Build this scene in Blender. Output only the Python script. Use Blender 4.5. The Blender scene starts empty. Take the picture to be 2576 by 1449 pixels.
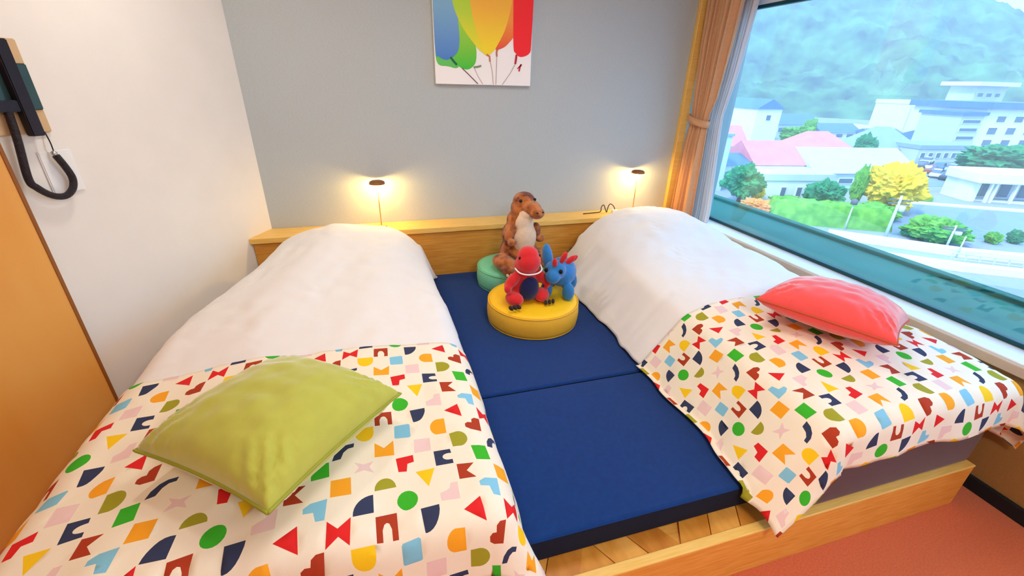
import bpy, bmesh, math, random
import numpy as np
from mathutils import Vector, Matrix, noise, geometry
scene = bpy.context.scene
COL = scene.collection
R_ = math.radians
random.seed(7)

# ------------------------------------------------------------------ camera
CAM = Vector((0, -2.95, 1.51))
YAW, PIT, ROL, FPX = 0.29311349, 0.44298288, 0.02675526, 1085.877
fw = Vector((math.sin(YAW)*math.cos(PIT), math.cos(YAW)*math.cos(PIT), -math.sin(PIT)))
rt0 = Vector((math.cos(YAW), -math.sin(YAW), 0)); up0 = rt0.cross(fw)
rt = rt0*math.cos(ROL) + up0*math.sin(ROL); up = up0*math.cos(ROL) - rt0*math.sin(ROL)
cd = bpy.data.cameras.new('camera'); cam = bpy.data.objects.new('camera', cd); COL.objects.link(cam)
m = Matrix.Identity(4)
for i in range(3):
    m[i][0] = rt[i]; m[i][1] = up[i]; m[i][2] = -fw[i]; m[i][3] = CAM[i]
cam.matrix_world = m
cd.sensor_width = 36; cd.lens = FPX/2576*36; cd.clip_start = 0.02; cd.clip_end = 3000
scene.camera = cam
GZ = -12.5                                                     # street level outside
def at(px, py, z=GZ):                                          # a point on a horizontal plane outside
    d = rt*((px-1288)/FPX) - up*((py-724.5)/FPX) + fw
    return CAM + d*((z-CAM.z)/d.z)

# ------------------------------------------------------------------ world, sun, exposure
def lin(c):
    return tuple(((v/255)/12.92 if v <= 10 else (((v/255)+.055)/1.055)**2.4) for v in c)
SKY_STRENGTH = 5.4
w = bpy.data.worlds.new('sky'); scene.world = w; w.use_nodes = True
bg = w.node_tree.nodes['Background']; bg.inputs[0].default_value = (*lin((160, 202, 246)), 1); bg.inputs[1].default_value = SKY_STRENGTH
sd = bpy.data.lights.new('sun', 'SUN'); sd.energy = 4.5; sd.angle = R_(12); sd.color = (1, .96, .9)
sun = bpy.data.objects.new('sun', sd); COL.objects.link(sun)
sun.rotation_euler = Vector((.62, .25, -.74)).to_track_quat('-Z', 'Y').to_euler()
vs = scene.view_settings; vs.view_transform = 'Standard'; vs.look = 'None'; vs.gamma = 1; vs.exposure = 0.0
try: vs.use_curve_mapping = False
except Exception: pass
CEIL_POWER, REAR_POWER, DOWN_POWER, LAMP_POWER = 13.5, 40, 7, 8
scene.cycles.use_adaptive_sampling = True; scene.cycles.adaptive_threshold = .03; scene.cycles.max_bounces = 7; scene.cycles.diffuse_bounces = 4; scene.cycles.transparent_max_bounces = 8
scene.cycles.sample_clamp_indirect = 4; scene.cycles.caustics_reflective = False; scene.cycles.caustics_refractive = False

# ------------------------------------------------------------------ helpers
def tag(o, label=None, cat=None, group=None, kind=None):
    for k, v in (('label', label), ('category', cat), ('group', group), ('kind', kind)):
        if v: o[k] = v
    return o
def empty(name, loc=(0, 0, 0), rz=0):
    o = bpy.data.objects.new(name, None); COL.objects.link(o); o.location = loc; o.rotation_euler = (0, 0, rz); o.empty_display_size = .05
    return o
def obj(name, verts, faces, mat=None, parent=None, smooth=False):
    me = bpy.data.meshes.new(name); me.from_pydata([tuple(v) for v in verts], [], [tuple(f) for f in faces]); me.update()
    return link(name, me, mat, parent, smooth)
def link(name, me, mat=None, parent=None, smooth=False):
    o = bpy.data.objects.new(name, me); COL.objects.link(o)
    if mat: me.materials.append(mat)
    if parent: o.parent = parent
    if smooth: me.polygons.foreach_set('use_smooth', [True]*len(me.polygons))
    return o
def from_bm(name, bm, mat=None, parent=None, smooth=False):
    me = bpy.data.meshes.new(name); bm.normal_update(); bm.to_mesh(me); bm.free()
    return link(name, me, mat, parent, smooth)
def bmbox(bm, x0, x1, y0, y1, z0, z1, bevel=0, seg=2):
    r = bmesh.ops.create_cube(bm, size=1); vv = r['verts']
    for v in vv:
        v.co = Vector((x0+(v.co.x+.5)*(x1-x0), y0+(v.co.y+.5)*(y1-y0), z0+(v.co.z+.5)*(z1-z0)))
    if bevel:
        es = list({e for v in vv for e in v.link_edges})
        bmesh.ops.bevel(bm, geom=es, offset=bevel, segments=seg, affect='EDGES', profile=.5)
def box(name, x0, x1, y0, y1, z0, z1, mat=None, parent=None, bevel=0, seg=2, smooth=False):
    bm = bmesh.new(); bmbox(bm, x0, x1, y0, y1, z0, z1, bevel, seg)
    return from_bm(name, bm, mat, parent, smooth)
def tube(name, pts, rad, mat=None, parent=None, n=8, cap=True):
    pts = [Vector(p) for p in pts]; rads = rad if isinstance(rad, (list, tuple)) else [rad]*len(pts)
    verts, faces = [], []; prev = None
    for i, p in enumerate(pts):
        d = (pts[min(i+1, len(pts)-1)]-pts[max(i-1, 0)]).normalized()
        a = prev if prev else (Vector((0, 0, 1)) if abs(d.z) < .9 else Vector((1, 0, 0)))
        a = (a - d*a.dot(d)).normalized(); prev = a; b = d.cross(a)
        for k in range(n):
            an = 2*math.pi*k/n; verts.append(p + (a*math.cos(an)+b*math.sin(an))*rads[i])
    for i in range(len(pts)-1):
        for k in range(n):
            faces.append((i*n+k, i*n+(k+1) % n, (i+1)*n+(k+1) % n, (i+1)*n+k))
    if cap:
        faces.append(tuple(range(n-1, -1, -1))); faces.append(tuple((len(pts)-1)*n+k for k in range(n)))
    return obj(name, verts, faces, mat, parent, True)
def spline(pts, n=8):
    P = [Vector(p) for p in pts]; out = []
    for i in range(len(P)-1):
        p0, p1, p2, p3 = P[max(i-1, 0)], P[i], P[i+1], P[min(i+2, len(P)-1)]
        for k in range(n):
            t = k/n; out.append(.5*((2*p1)+(p2-p0)*t+(2*p0-5*p1+4*p2-p3)*t*t+(3*p1-p0-3*p2+p3)*t**3))
    out.append(P[-1]); return out
def lathe(name, prof, mat=None, parent=None, n=48, smooth=True):
    verts, faces = [], []
    for r, z in prof:
        for k in range(n):
            a = 2*math.pi*k/n; verts.append((r*math.cos(a), r*math.sin(a), z))
    for i in range(len(prof)-1):
        for k in range(n):
            faces.append((i*n+k, i*n+(k+1) % n, (i+1)*n+(k+1) % n, (i+1)*n+k))
    faces.append(tuple(range(n-1, -1, -1))); faces.append(tuple((len(prof)-1)*n+k for k in range(n)))
    return obj(name, verts, faces, mat, parent, smooth)
def blob(name, parts, mat=None, parent=None, voxel=.006, smooth=6):
    """one continuous surface grown from overlapping ellipsoids: (centre, radii, (rx,ry,rz) degrees)"""
    bm = bmesh.new()
    for p in parts:
        c, r = p[0], p[1]; e = p[2] if len(p) > 2 else (0, 0, 0)
        M = Matrix.Translation(c) @ Matrix.Rotation(R_(e[2]), 4, 'Z') @ Matrix.Rotation(R_(e[1]), 4, 'Y') @ Matrix.Rotation(R_(e[0]), 4, 'X') @ Matrix.Diagonal((*r, 1))
        bmesh.ops.create_icosphere(bm, subdivisions=3, radius=1, matrix=M)
    o = from_bm(name, bm, mat, parent, True)
    rm = o.modifiers.new('remesh', 'REMESH'); rm.mode = 'VOXEL'; rm.voxel_size = voxel; rm.use_smooth_shade = True
    if smooth:
        s = o.modifiers.new('smooth', 'SMOOTH'); s.iterations = smooth; s.factor = .5
    return o
def ellipsoid(name, c, r, e, mat, parent, sub=3):
    bm = bmesh.new()
    M = Matrix.Translation(c) @ Matrix.Rotation(R_(e[2]), 4, 'Z') @ Matrix.Rotation(R_(e[1]), 4, 'Y') @ Matrix.Rotation(R_(e[0]), 4, 'X') @ Matrix.Diagonal((*r, 1))
    bmesh.ops.create_icosphere(bm, subdivisions=sub, radius=1, matrix=M)
    return from_bm(name, bm, mat, parent, True)

# ------------------------------------------------------------------ materials
def mat(name, c, rough=.6, var=.0, scale=20, bump=0, bscale=200, sheen=0, spec=.3, stretch=None, metal=0, c2=None, detail=3, lo_=.3, hi_=.7):
    mt = bpy.data.materials.new(name); mt.use_nodes = True; nt = mt.node_tree; N = nt.nodes; L = nt.links
    b = N['Principled BSDF']; b.inputs['Roughness'].default_value = rough; b.inputs['Metallic'].default_value = metal
    b.inputs['Specular IOR Level'].default_value = spec
    if sheen:
        b.inputs['Sheen Weight'].default_value = sheen; b.inputs['Sheen Roughness'].default_value = .4
    col = lin(c); b.inputs['Base Color'].default_value = (*col, 1)
    tc = N.new('ShaderNodeTexCoord'); mp = N.new('ShaderNodeMapping'); L.new(tc.outputs['Object'], mp.inputs[0])
    if stretch: mp.inputs['Scale'].default_value = stretch
    nz = N.new('ShaderNodeTexNoise'); nz.inputs['Scale'].default_value = scale; nz.inputs['Detail'].default_value = detail; L.new(mp.outputs[0], nz.inputs[0])
    mx = N.new('ShaderNodeMix'); mx.data_type = 'RGBA'
    lo = lin(c2) if c2 else tuple(v*(1-var) for v in col); hi = col if c2 else tuple(min(1, v*(1+var)) for v in col)
    rp = N.new('ShaderNodeMapRange'); rp.inputs[1].default_value = lo_; rp.inputs[2].default_value = hi_; L.new(nz.outputs[0], rp.inputs[0])
    L.new(rp.outputs[0], mx.inputs[0]); mx.inputs[6].default_value = (*lo, 1); mx.inputs[7].default_value = (*hi, 1)
    L.new(mx.outputs[2], b.inputs['Base Color'])
    if bump:
        n2 = N.new('ShaderNodeTexNoise'); n2.inputs['Scale'].default_value = bscale; n2.inputs['Detail'].default_value = 4; L.new(mp.outputs[0], n2.inputs[0])
        bp = N.new('ShaderNodeBump'); bp.inputs['Strength'].default_value = bump; bp.inputs['Distance'].default_value = .01; L.new(n2.outputs[0], bp.inputs['Height']); L.new(bp.outputs[0], b.inputs['Normal'])
    return mt
def emit(name, c, s):
    mt = bpy.data.materials.new(name); mt.use_nodes = True; nt = mt.node_tree
    e = nt.nodes.new('ShaderNodeEmission'); e.inputs[0].default_value = (*lin(c), 1); e.inputs[1].default_value = s
    nt.links.new(e.outputs[0], nt.nodes['Material Output'].inputs[0]); return mt
M = {}
M['grey_wall'] = mat('grey_wallpaper', (186, 194, 193), .8, .05, 90, .12, 420, stretch=(1, 1, 2.2))
M['white_wall'] = mat('white_plaster', (240, 234, 224), .85, .02, 5, .05, 300)
M['ceiling'] = mat('ceiling_white', (245, 242, 236), .9, .01, 4)
M['carpet'] = mat('terracotta_carpet', (230, 116, 68), .95, .12, 160, .5, 700, sheen=.2)
M['dado'] = mat('brown_wall_covering', (168, 128, 72), .8, .05, 120, .1, 500)
M['black'] = mat('black_baseboard', (26, 34, 40), .5, .1, 30)
M['sill_edge'] = mat('beige_sill_edge', (206, 182, 156), .5, .05, 20)
M['sill'] = mat('white_sill', (236, 238, 240), .25, .01, 5)
M['oak'] = mat('oak_veneer', (226, 164, 74), .38, .10, 6, .05, 60, stretch=(1, 1, 12), c2=(206, 138, 50))
M['oakx'] = mat('oak_long_grain', (242, 180, 88), .38, .1, 9, .05, 60, stretch=(1.2, 14, 14), c2=(224, 152, 60))
M['oak_light'] = mat('pale_oak_edge', (246, 204, 116), .38, .1, 9, 0, stretch=(1.2, 14, 14), c2=(236, 186, 92))
M['panel'] = mat('orange_wood_panel', (246, 186, 100), .28, .1, 3, .03, 40, stretch=(1, 1, .2), c2=(234, 160, 68))
M['navy'] = mat('blue_velour', (2, 56, 124), .95, .08, 60, .5, 900, sheen=.08)
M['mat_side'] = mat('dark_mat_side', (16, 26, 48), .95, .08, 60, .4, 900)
M['brown_sheet'] = mat('brown_fitted_sheet', (92, 68, 70), .75, .06, 40, .15, 500, sheen=.2)
M['white_linen'] = mat('white_linen', (240, 236, 232), .85, .015, 8, .12, 500, sheen=.1)
M['lime'] = mat('lime_velvet', (190, 192, 78), .7, .04, 30, .1, 800, sheen=.7)
M['coral'] = mat('coral_velvet', (250, 88, 86), .7, .03, 30, .1, 800, sheen=1)
M['coral_pipe'] = mat('coral_piping', (210, 90, 60), .7, .03, 30)
M['lime_pipe'] = mat('lime_piping', (160, 165, 55), .7, .03, 30)
M['yellow'] = mat('yellow_vinyl', (252, 200, 30), .45, .03, 9, .06, 50)
M['yellow_side'] = mat('yellow_vinyl_side', (240, 184, 52), .45, .04, 9, .06, 50)
M['mint'] = mat('mint_vinyl', (120, 208, 170), .5, .03, 9, .06, 50)
M['brown_plush'] = mat('mottled_brown_plush', (216, 130, 66), .95, .1, 16, .8, 260, sheen=.4, c2=(112, 46, 18), lo_=.40, hi_=.58)
M['cream_plush'] = mat('cream_plush', (236, 208, 176), .95, .05, 40, .6, 260, sheen=.4)
M['red_plush'] = mat('red_plush', (226, 44, 48), .95, .06, 40, .5, 300, sheen=.5)
M['navy_plush'] = mat('navy_plush', (30, 36, 84), .95, .1, 40, .5, 300, sheen=.3)
M['blue_plush'] = mat('blue_plush', (48, 128, 196), .95, .06, 40, .5, 300, sheen=.5)
M['dark_plush'] = mat('charcoal_plush', (52, 48, 52), .9, .1, 40)
M['eye'] = mat('eye_black', (20, 18, 18), .2)
M['white_thread'] = mat('white_thread', (246, 240, 236), .8)
M['bronze'] = mat('bronze_shade', (150, 100, 56), .35, .05, 20, metal=.4)
M['brass'] = mat('brass_stem', (214, 186, 120), .35, .04, 20, metal=.3)
M['bulb'] = emit('warm_bulb', (255, 226, 150), 14)
M['beige_plate'] = mat('beige_plate', (214, 178, 132), .5, .05, 14)
M['black_plastic'] = mat('black_plastic', (34, 28, 34), .3, .1, 20)
M['dark_glass'] = mat('smoked_panel', (58, 84, 84), .15, .1, 9)
M['cord'] = mat('black_cord', (40, 34, 42), .35, .3, 90, .6, 260)
M['steel'] = mat('steel', (200, 200, 204), .25, metal=.9)
M['white_plastic'] = mat('white_plastic', (244, 242, 238), .4)
M['curtain'] = mat('tan_curtain', (216, 166, 124), .85, .04, 60, .1, 500, sheen=.2)
M['curtain_in'] = M['curtain']
M['canvas_edge'] = mat('canvas_edge', (254, 250, 246), .8)
M['cable'] = mat('brown_cable', (70, 52, 40), .5)
M['frame_teal'] = mat('dark_teal_frame', (18, 74, 82), .4, .05, 20)
M['ledge_out'] = mat('dark_teal_ledge', (12, 104, 86), .6, .12, 3)
def sheer_mat():
    mt = bpy.data.materials.new('sheer_voile'); mt.use_nodes = True; nt = mt.node_tree; N = nt.nodes
    d = N.new('ShaderNodeBsdfDiffuse'); d.inputs[0].default_value = (*lin((255, 250, 246)), 1)
    t = N.new('ShaderNodeBsdfTransparent'); tl = N.new('ShaderNodeBsdfTranslucent'); tl.inputs[0].default_value = (*lin((240, 240, 242)), 1)
    a = N.new('ShaderNodeMixShader'); a.inputs[0].default_value = .45; b = N.new('ShaderNodeMixShader'); b.inputs[0].default_value = .3
    nt.links.new(d.outputs[0], a.inputs[1]); nt.links.new(tl.outputs[0], a.inputs[2]); nt.links.new(a.outputs[0], b.inputs[1]); nt.links.new(t.outputs[0], b.inputs[2])
    nt.links.new(b.outputs[0], N['Material Output'].inputs[0]); return mt
M['sheer'] = sheer_mat()
def glass_mat():
    mt = bpy.data.materials.new('tinted_window_glass'); mt.use_nodes = True; nt = mt.node_tree; N = nt.nodes
    t = N.new('ShaderNodeBsdfTransparent'); t.inputs[0].default_value = (.80, .88, .91, 1)
    g = N.new('ShaderNodeBsdfGlossy'); g.inputs[0].default_value = (.75, 1, .92, 1); g.inputs[1].default_value = 0
    lw_ = N.new('ShaderNodeLayerWeight'); lw_.inputs[0].default_value = .5
    p5 = N.new('ShaderNodeMath'); p5.operation = 'POWER'; p5.inputs[1].default_value = 5; nt.links.new(lw_.outputs['Facing'], p5.inputs[0])
    fr = N.new('ShaderNodeMapRange'); fr.inputs[3].default_value = .07; fr.inputs[4].default_value = 1; nt.links.new(p5.outputs[0], fr.inputs[0])
    mx = N.new('ShaderNodeMixShader'); nt.links.new(fr.outputs[0], mx.inputs[0]); nt.links.new(t.outputs[0], mx.inputs[1]); nt.links.new(g.outputs[0], mx.inputs[2])
    nt.links.new(mx.outputs[0], N['Material Output'].inputs[0]); return mt
M['glass'] = glass_mat()

# ------------------------------------------------------------------ room shell
XR, XG, YB, ZC = 2.27, 2.40, -5.2, 2.42
AL = R_(25); WU = Vector((-math.sin(AL), -math.cos(AL), 0)); WN = Vector((math.cos(AL), -math.sin(AL), 0)); WC = Vector((-.711, 0, 0))
def lw(u, z, off=0):                                           # a point on the left wall: distance from the corner, height, distance off the wall
    p = WC + WU*u + WN*off; return Vector((p.x, p.y, z))
tag(box('floor', -4.2, 2.42, YB, .1, -.1, 0, M['carpet']), 'terracotta red-brown carpet floor in front of the platform', kind='structure')
tag(box('ceiling', -4.2, 2.6, YB, .1, ZC, ZC+.1, M['ceiling']), 'white ceiling above the room', kind='structure')
tag(box('wall_back', -.80, 2.62, 0, .12, 0, ZC, M['grey_wall']), 'grey textured wallpaper wall behind the headboard', kind='structure')
v = [lw(-.03, 0, 0), lw(5.7, 0, 0), lw(5.7, 0, -.12), lw(-.03, 0, -.12)]
o = obj('wall_left', v+[Vector((p.x, p.y, ZC)) for p in v], [(0, 1, 2, 3), (7, 6, 5, 4), (0, 4, 5, 1), (1, 5, 6, 2), (2, 6, 7, 3), (3, 7, 4, 0)], M['white_wall'])
tag(o, 'plain white wall beside the left bed', kind='structure')
tag(box('wall_front', -4.2, 2.62, YB-.12, YB, 0, ZC, M['white_wall']), 'white wall behind the viewpoint', kind='structure')
tag(box('wall_right', XR, XG+.06, -3.9, 0, 0, .555, M['dado']), 'brown wall below the window sill', kind='structure')
o = box('wall_right_end', XR, XG+.12, YB, -3.9, 0, ZC, M['white_wall']); o.name = 'wall_right_pier'; tag(o, 'white wall past the window', kind='structure')
o = box('wall_right_head', XR, XG+.12, -3.9, 0, 2.08, ZC, M['white_wall']); o.name = 'wall_right_lintel'; tag(o, 'white wall above the window', kind='structure')
tag(box('baseboard_right', XR-.018, XR, -3.9, -.2, 0, .062, M['black'], bevel=.003), 'black baseboard along the wall under the window', kind='structure')
tag(box('trim_1', 2.142, 2.205, -.035, 0, .2, ZC, M['oak_light'], bevel=.004), 'vertical pale wood trim between grey wall and curtain', kind='structure')
o = empty('window_sill', (0, 0, 0)); o.name = 'trim_2'; tag(o, 'white window sill board with a tan wooden edge', kind='structure')
box('sill_board', XR-.008, XG+.05, -3.9, 0, .565, .592, M['sill'], o, bevel=.004)
box('sill_edge', XR-.026, XR-.006, -3.9, -.0,   .545, .586, M['sill_edge'], o, bevel=.004)
wn = empty('window_1', (0, 0, 0)); tag(wn, 'large picture window looking over a town and mountain', kind='structure')
box('pane', XG+.012, XG+.020, -3.9, 0, .60, 2.0, M['glass'], wn)
box('bottom_rail', XG, XG+.03, -3.9, 0, .592, .612, M['frame_teal'], wn, bevel=.003)
box('top_rail', XG, XG+.03, -3.9, 0, 1.975, 1.995, M['frame_teal'], wn, bevel=.003)
box('top_frame', XG-.005, XG+.04, -3.9, 0, 1.995, 2.03, M['sill'], wn, bevel=.003)
box('head_rail', XG, XG+.03, -3.9, 0, 2.03, 2.05, M['frame_teal'], wn, bevel=.003)
box('head_frame', XG-.01, XG+.06, -3.9, 0, 2.05, 2.085, M['sill'], wn, bevel=.003)
lo = empty('outer_ledge', (2.7, -2, .5)); lo.name = 'outside_ledge'
tag(lo, 'dark teal ledge outside along the foot of the window', kind='structure')
def child_box(name, par, *a, **k):
    o = box(name, *a, parent=par, **k); o.matrix_parent_inverse = Matrix.Translation(-par.location); return o
child_box('ledge_slab', lo, XG+.06, 3.06, -4.2, 2.2, .40, .545, mat=M['ledge_out'])
child_box('ledge_kerb', lo, 3.06, 3.13, -4.2, 2.2, .30, .57, mat=M['ledge_out'], bevel=.008)

# wood panel on the left wall
pts = []
for off in (0.0, .022):
    pts += [lw(1.185, .0, off), lw(3.4, .0, off), lw(3.4, 2.1, off), lw(1.185, 2.1, off)]
o = empty('wood_wall_panel', lw(1.185, 0, 0)); tag(o, 'orange-brown wooden panel on white wall at left edge', 'panel')
pn = obj('panel_board', [p-o.location for p in pts], [(3, 2, 1, 0), (4, 5, 6, 7), (0, 1, 5, 4), (1, 2, 6, 5), (2, 3, 7, 6), (3, 0, 4, 7)], M['panel'], o)
pts = []
for off in (0.0, .025):
    pts += [lw(1.176, .0, off), lw(1.187, .0, off), lw(1.187, 2.1, off), lw(1.176, 2.1, off)]
obj('edge_shadow_strip', [p-o.location for p in pts], [(3, 2, 1, 0), (4, 5, 6, 7), (0, 1, 5, 4), (1, 2, 6, 5), (2, 3, 7, 6), (3, 0, 4, 7)], mat('edge_shadow_brown', (150, 92, 40), .4), o)  # brown strip stands in for the shadowed gap along the panel edge

# ceiling lights (out of frame above): one main flush lamp, the others added as fill
def ceiling_lamp(x, y, r, power, label, name, c=(255, 248, 238)):
    e = empty(name, (x, y, ZC)); tag(e, label, 'ceiling light')
    lathe('rim', [(r*1.12, 0), (r*1.12, -.03), (r*1.02, -.035), (r*1.02, -.0)], M['white_plastic'], e, 32)
    lathe('diffuser', [(r, -.005), (r, -.028), (r*.9, -.03), (.01, -.03)], M['white_plastic'], e, 32)
    ld = bpy.data.lights.new('lamp_light', 'AREA'); ld.shape = 'DISK'; ld.size = r*2; ld.energy = power; ld.color = lin(c)
    l = bpy.data.objects.new('lamp_light', ld); COL.objects.link(l); l.parent = e; l.location = (0, 0, -.04)
ceiling_lamp(.75, -1.45, .33, CEIL_POWER, 'round white flush ceiling lamp over the mat between the beds', 'ceiling_lamp')
ceiling_lamp(-.55, -.95, .09, DOWN_POWER, 'small unseen fill light added over the left bed', 'fill_downlight')  # added source, brightens the left wall
ceiling_lamp(.7, -3.9, .33, REAR_POWER, 'unseen round ceiling lamp added behind the viewpoint to light the foreground', 'ceiling_lamp')  # added source, lifts the platform front and the floor

# ------------------------------------------------------------------ platform and headboard
pl = empty('bed_platform', (.65, -2.288, 0)); tag(pl, 'low wooden platform with chevron parquet deck carrying both beds', 'platform')
def pb(name, *a, **k): return child_box(name, pl, *a, **k)
ZP = .21
pb('deck_base', -.775, 2.10, -2.262, -.182, .03, ZP-.012, mat=M['oakx'])
pb('front_board', -.775, 2.10, -2.288, -2.262, .0, ZP-.004, mat=M['oakx'], bevel=.002)
pb('edge_lip', -.775, 2.10, -2.290, -2.258, ZP-.006, ZP+.004, mat=M['oak_light'], bevel=.003)
pb('end_board', 2.085, 2.102, -2.262, -.182, .0, ZP, mat=M['oak'])
def parquet():
    bw, k = .115, 0
    for i in range(-2, 13):                                    # slanted boards in alternating blocks, as a chevron floor
        for row, (y0, y1) in enumerate(((-2.257, -1.97), (-1.97, -1.68))):
            x0 = .10 + i*bw*1.0; sl = .16 if (row + i//3) % 2 == 0 else -.16
            q = [(x0, y0), (x0+bw-.003, y0), (x0+bw-.003+sl, y1-.003), (x0+sl, y1-.003)]
            zt = ZP - .003 + .0012*((i*7+row*3) % 3)
            vs_ = [(a, b, ZP-.012) for a, b in q]+[(a, b, zt) for a, b in q]
            o = obj('plank', vs_, [(3, 2, 1, 0), (4, 5, 6, 7), (0, 1, 5, 4), (1, 2, 6, 5), (2, 3, 7, 6), (3, 0, 4, 7)], PK[(i*2+row) % 3], pl)
            o.matrix_parent_inverse = Matrix.Translation(-pl.location)
PK = [mat('parquet_%s' % n, c, .35, .1, 8, 0, stretch=(3, 1, 1), c2=d) for n, c, d in (('amber', (228, 160, 66), (206, 132, 44)), ('tan', (216, 146, 58), (190, 116, 38)), ('honey', (238, 174, 84), (216, 146, 54)))]
parquet()
hb = empty('headboard', (.67, -.1, .2)); tag(hb, 'long wooden headboard with a ledge along the grey wall', 'headboard')
child_box('front_panel', hb, -.785, 2.14, -.178, -.15, .19, .598, mat=M['oak'])
child_box('core', hb, -.73, 2.14, -.15, -.002, .19, .598, mat=M['oak'])
child_box('ledge_top', hb, -.80, 2.14, -.195, -.001, .606, .640, mat=M['oak_light'], bevel=.003)
child_box('shadow_gap', hb, -.785, 2.14, -.174, -.15, .596, .607, mat=M['oak'])

# ------------------------------------------------------------------ folding floor mat between the beds
ft = empty('folding_mat', (.7, -1.2, ZP)); tag(ft, 'navy blue two-section folding mat between the two beds', 'mat')
ya = -.20
for y1, y0 in ((-.20, -1.532), (-1.536, -2.196)):
    child_box('mat_section', ft, .215, 1.17, y0, y1, ZP+.002, ZP+.10, mat=M['navy'], bevel=.014, seg=3, smooth=False)
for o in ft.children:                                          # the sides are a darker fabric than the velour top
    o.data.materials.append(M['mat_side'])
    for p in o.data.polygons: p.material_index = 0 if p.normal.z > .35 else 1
ZM = ZP+.10

# ------------------------------------------------------------------ bedding surfaces
rng = np.random.RandomState(3)
def waves(n, lmin, lmax, seed):
    r = np.random.RandomState(seed); a = r.uniform(0, 2*np.pi, n); l = np.exp(r.uniform(np.log(lmin), np.log(lmax), n)); p = r.uniform(0, 2*np.pi, n)
    k = 2*np.pi/l
    return lambda x, y: sum(np.sin(k[i]*(x*np.cos(a[i])+y*np.sin(a[i]))+p[i]) for i in range(n))/np.sqrt(n)
class Bed:
    def __init__(s, xl, xr, phiL, phiR, rhoL, rhoR, seed, taper=.0, rdome=1):
        s.xl, s.xr, s.yh, s.yf = xl, xr, -.34, -2.22; s.W = xr-xl; s.T = s.yh-s.yf; s.tap = taper; s.rd = rdome
        s.phiL, s.phiR, s.rhoL, s.rhoR = phiL, phiR, rhoL, rhoR
        s.w1 = waves(9, .35, .8, seed); s.w2 = waves(14, .10, .26, seed+1); s.w3 = waves(18, .035, .09, seed+2); s.w4 = waves(6, .16, .45, seed+3); s.w5 = waves(10, .2, .5, seed+4)
    def crown(s, y): return np.interp(y, [-2.2, -1.2, -.7, -.34], [.03, .04, .10, .16])
    def ztop(s, x, y):
        u = (x-(s.xl+s.xr)/2)/(s.W/2)
        h = np.interp(y, [-2.22, -1.8, -1.4, -1.05, -.8, -.6, -.45, -.34], [.592, .607, .618, .638, .668, .706, .735, .742])
        c = s.crown(y)
        hd = np.interp(y, [-1.4, -.8], [0, 1])
        return h - c*np.where(u > 0, s.rd, 1)*u*u*(.5+.5*u*u) + s.w1(x, y)*.007 + s.w2(x, y)*.0018*(.6+.9*np.clip(s.w5(x, y)+.3, 0, 1.5)) + s.w3(x, y)*.0009*np.clip(s.w5(y, x)+.5, 0, 2)
    def S(s, a_, t_):
        """a_: cloth distance across from the left edge of the top, t_: cloth distance from the head edge towards the foot"""
        left = a_ < 0; a = np.where(left, -a_, np.maximum(a_-s.W, 0)); sx = np.where(left, -1., 1.)
        foot = t_ > s.T; b = np.where(foot, t_-s.T, np.maximum(-t_, 0)); sy = np.where(foot, -1., 1.)
        xe = s.xl+np.clip(a_, 0, s.W); ye = s.yh-np.clip(t_, 0, s.T)
        r = np.hypot(a, b)+1e-9; th = np.arctan2(b, a); k = np.sin(2*th)      # 0 on a straight side, 1 at a corner
        q = np.sin(th)**2
        phs = np.where(left, s.phiL, s.phiR); rhs = np.where(left, s.rhoL, s.rhoR)
        ph = np.radians(phs*(1-q)+82*q - 14*k*np.where(phs > 60, 1, 0)); rho = rhs*(1-q)+.06*q
        c_ = s.crown(ye)*np.where(left, 1, s.rd)
        al = np.minimum(np.arctan(3*c_/(s.W/2)), ph-.05)*np.cos(th)**2*np.where(a > 0, 1, 0)
        arc = np.minimum(r, rho*(ph-al)); rest = r-arc
        o = rho*(np.sin(al+arc/rho)-np.sin(al))+rest*np.cos(ph); d = rho*(np.cos(al)-np.cos(al+arc/rho))+rest*np.sin(ph)
        wv = np.clip((r-.06)/.2, 0, 1)
        along = np.where(b > a, xe+sx*a, ye-b)
        o = o + wv*(.011*s.w4(along*.8, along*0+1.3*sx)+.003*s.w2(along, along*0))
        q2 = np.clip((ye+1.1)/.75, 0, 1); q2 = q2*q2*(3-2*q2)
        x = xe+sx*np.cos(th)*o + s.tap*q2*(1-np.clip(a_, 0, s.W)/s.W); y = ye+sy*np.sin(th)*o; z = s.ztop(xe, ye)-d
        fl = np.where((x > .2) & (x < 1.18) & (y > -2.2), ZM, np.where(y > -2.295, ZP, 0))+.012
        z = np.maximum(z, fl+.004*s.w2(x, y)*0)
        return np.stack([x, y, z], -1)
    def off(s, a_, t_, h):
        e = .006; P = s.S(a_, t_); du = s.S(a_+e, t_)-s.S(a_-e, t_); dv = s.S(a_, t_+e)-s.S(a_, t_-e)
        n = np.cross(dv, du); n /= np.linalg.norm(n, axis=-1, keepdims=True)+1e-9
        n = np.where(n[..., 2:3] < -.2, -n, n)
        return P+n*h
    def duvet(s, name, aL, aR, bh, bf, label, step=.014):
        A = np.arange(-aL, s.W+aR+1e-6, step); T = np.arange(-bh, s.T+bf+1e-6, step)
        g = s.S(*np.meshgrid(A, T)); ny, nx = g.shape[:2]
        f = [(i*nx+j, (i+1)*nx+j, (i+1)*nx+j+1, i*nx+j+1) for i in range(ny-1) for j in range(nx-1)]
        o = obj(name, g.reshape(-1, 3), f, M['white_linen'], None, True)
        so = o.modifiers.new('thickness', 'SOLIDIFY'); so.thickness = .009; so.offset = -1
        return tag(o, label, 'duvet', 'white duvets on the two beds')
LB = Bed(-.83, .165, 70, 78, .12, .10, 11, .17)
RB = Bed(1.305, 2.10, 52, 86, .12, .085, 29, 0, .35)

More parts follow.
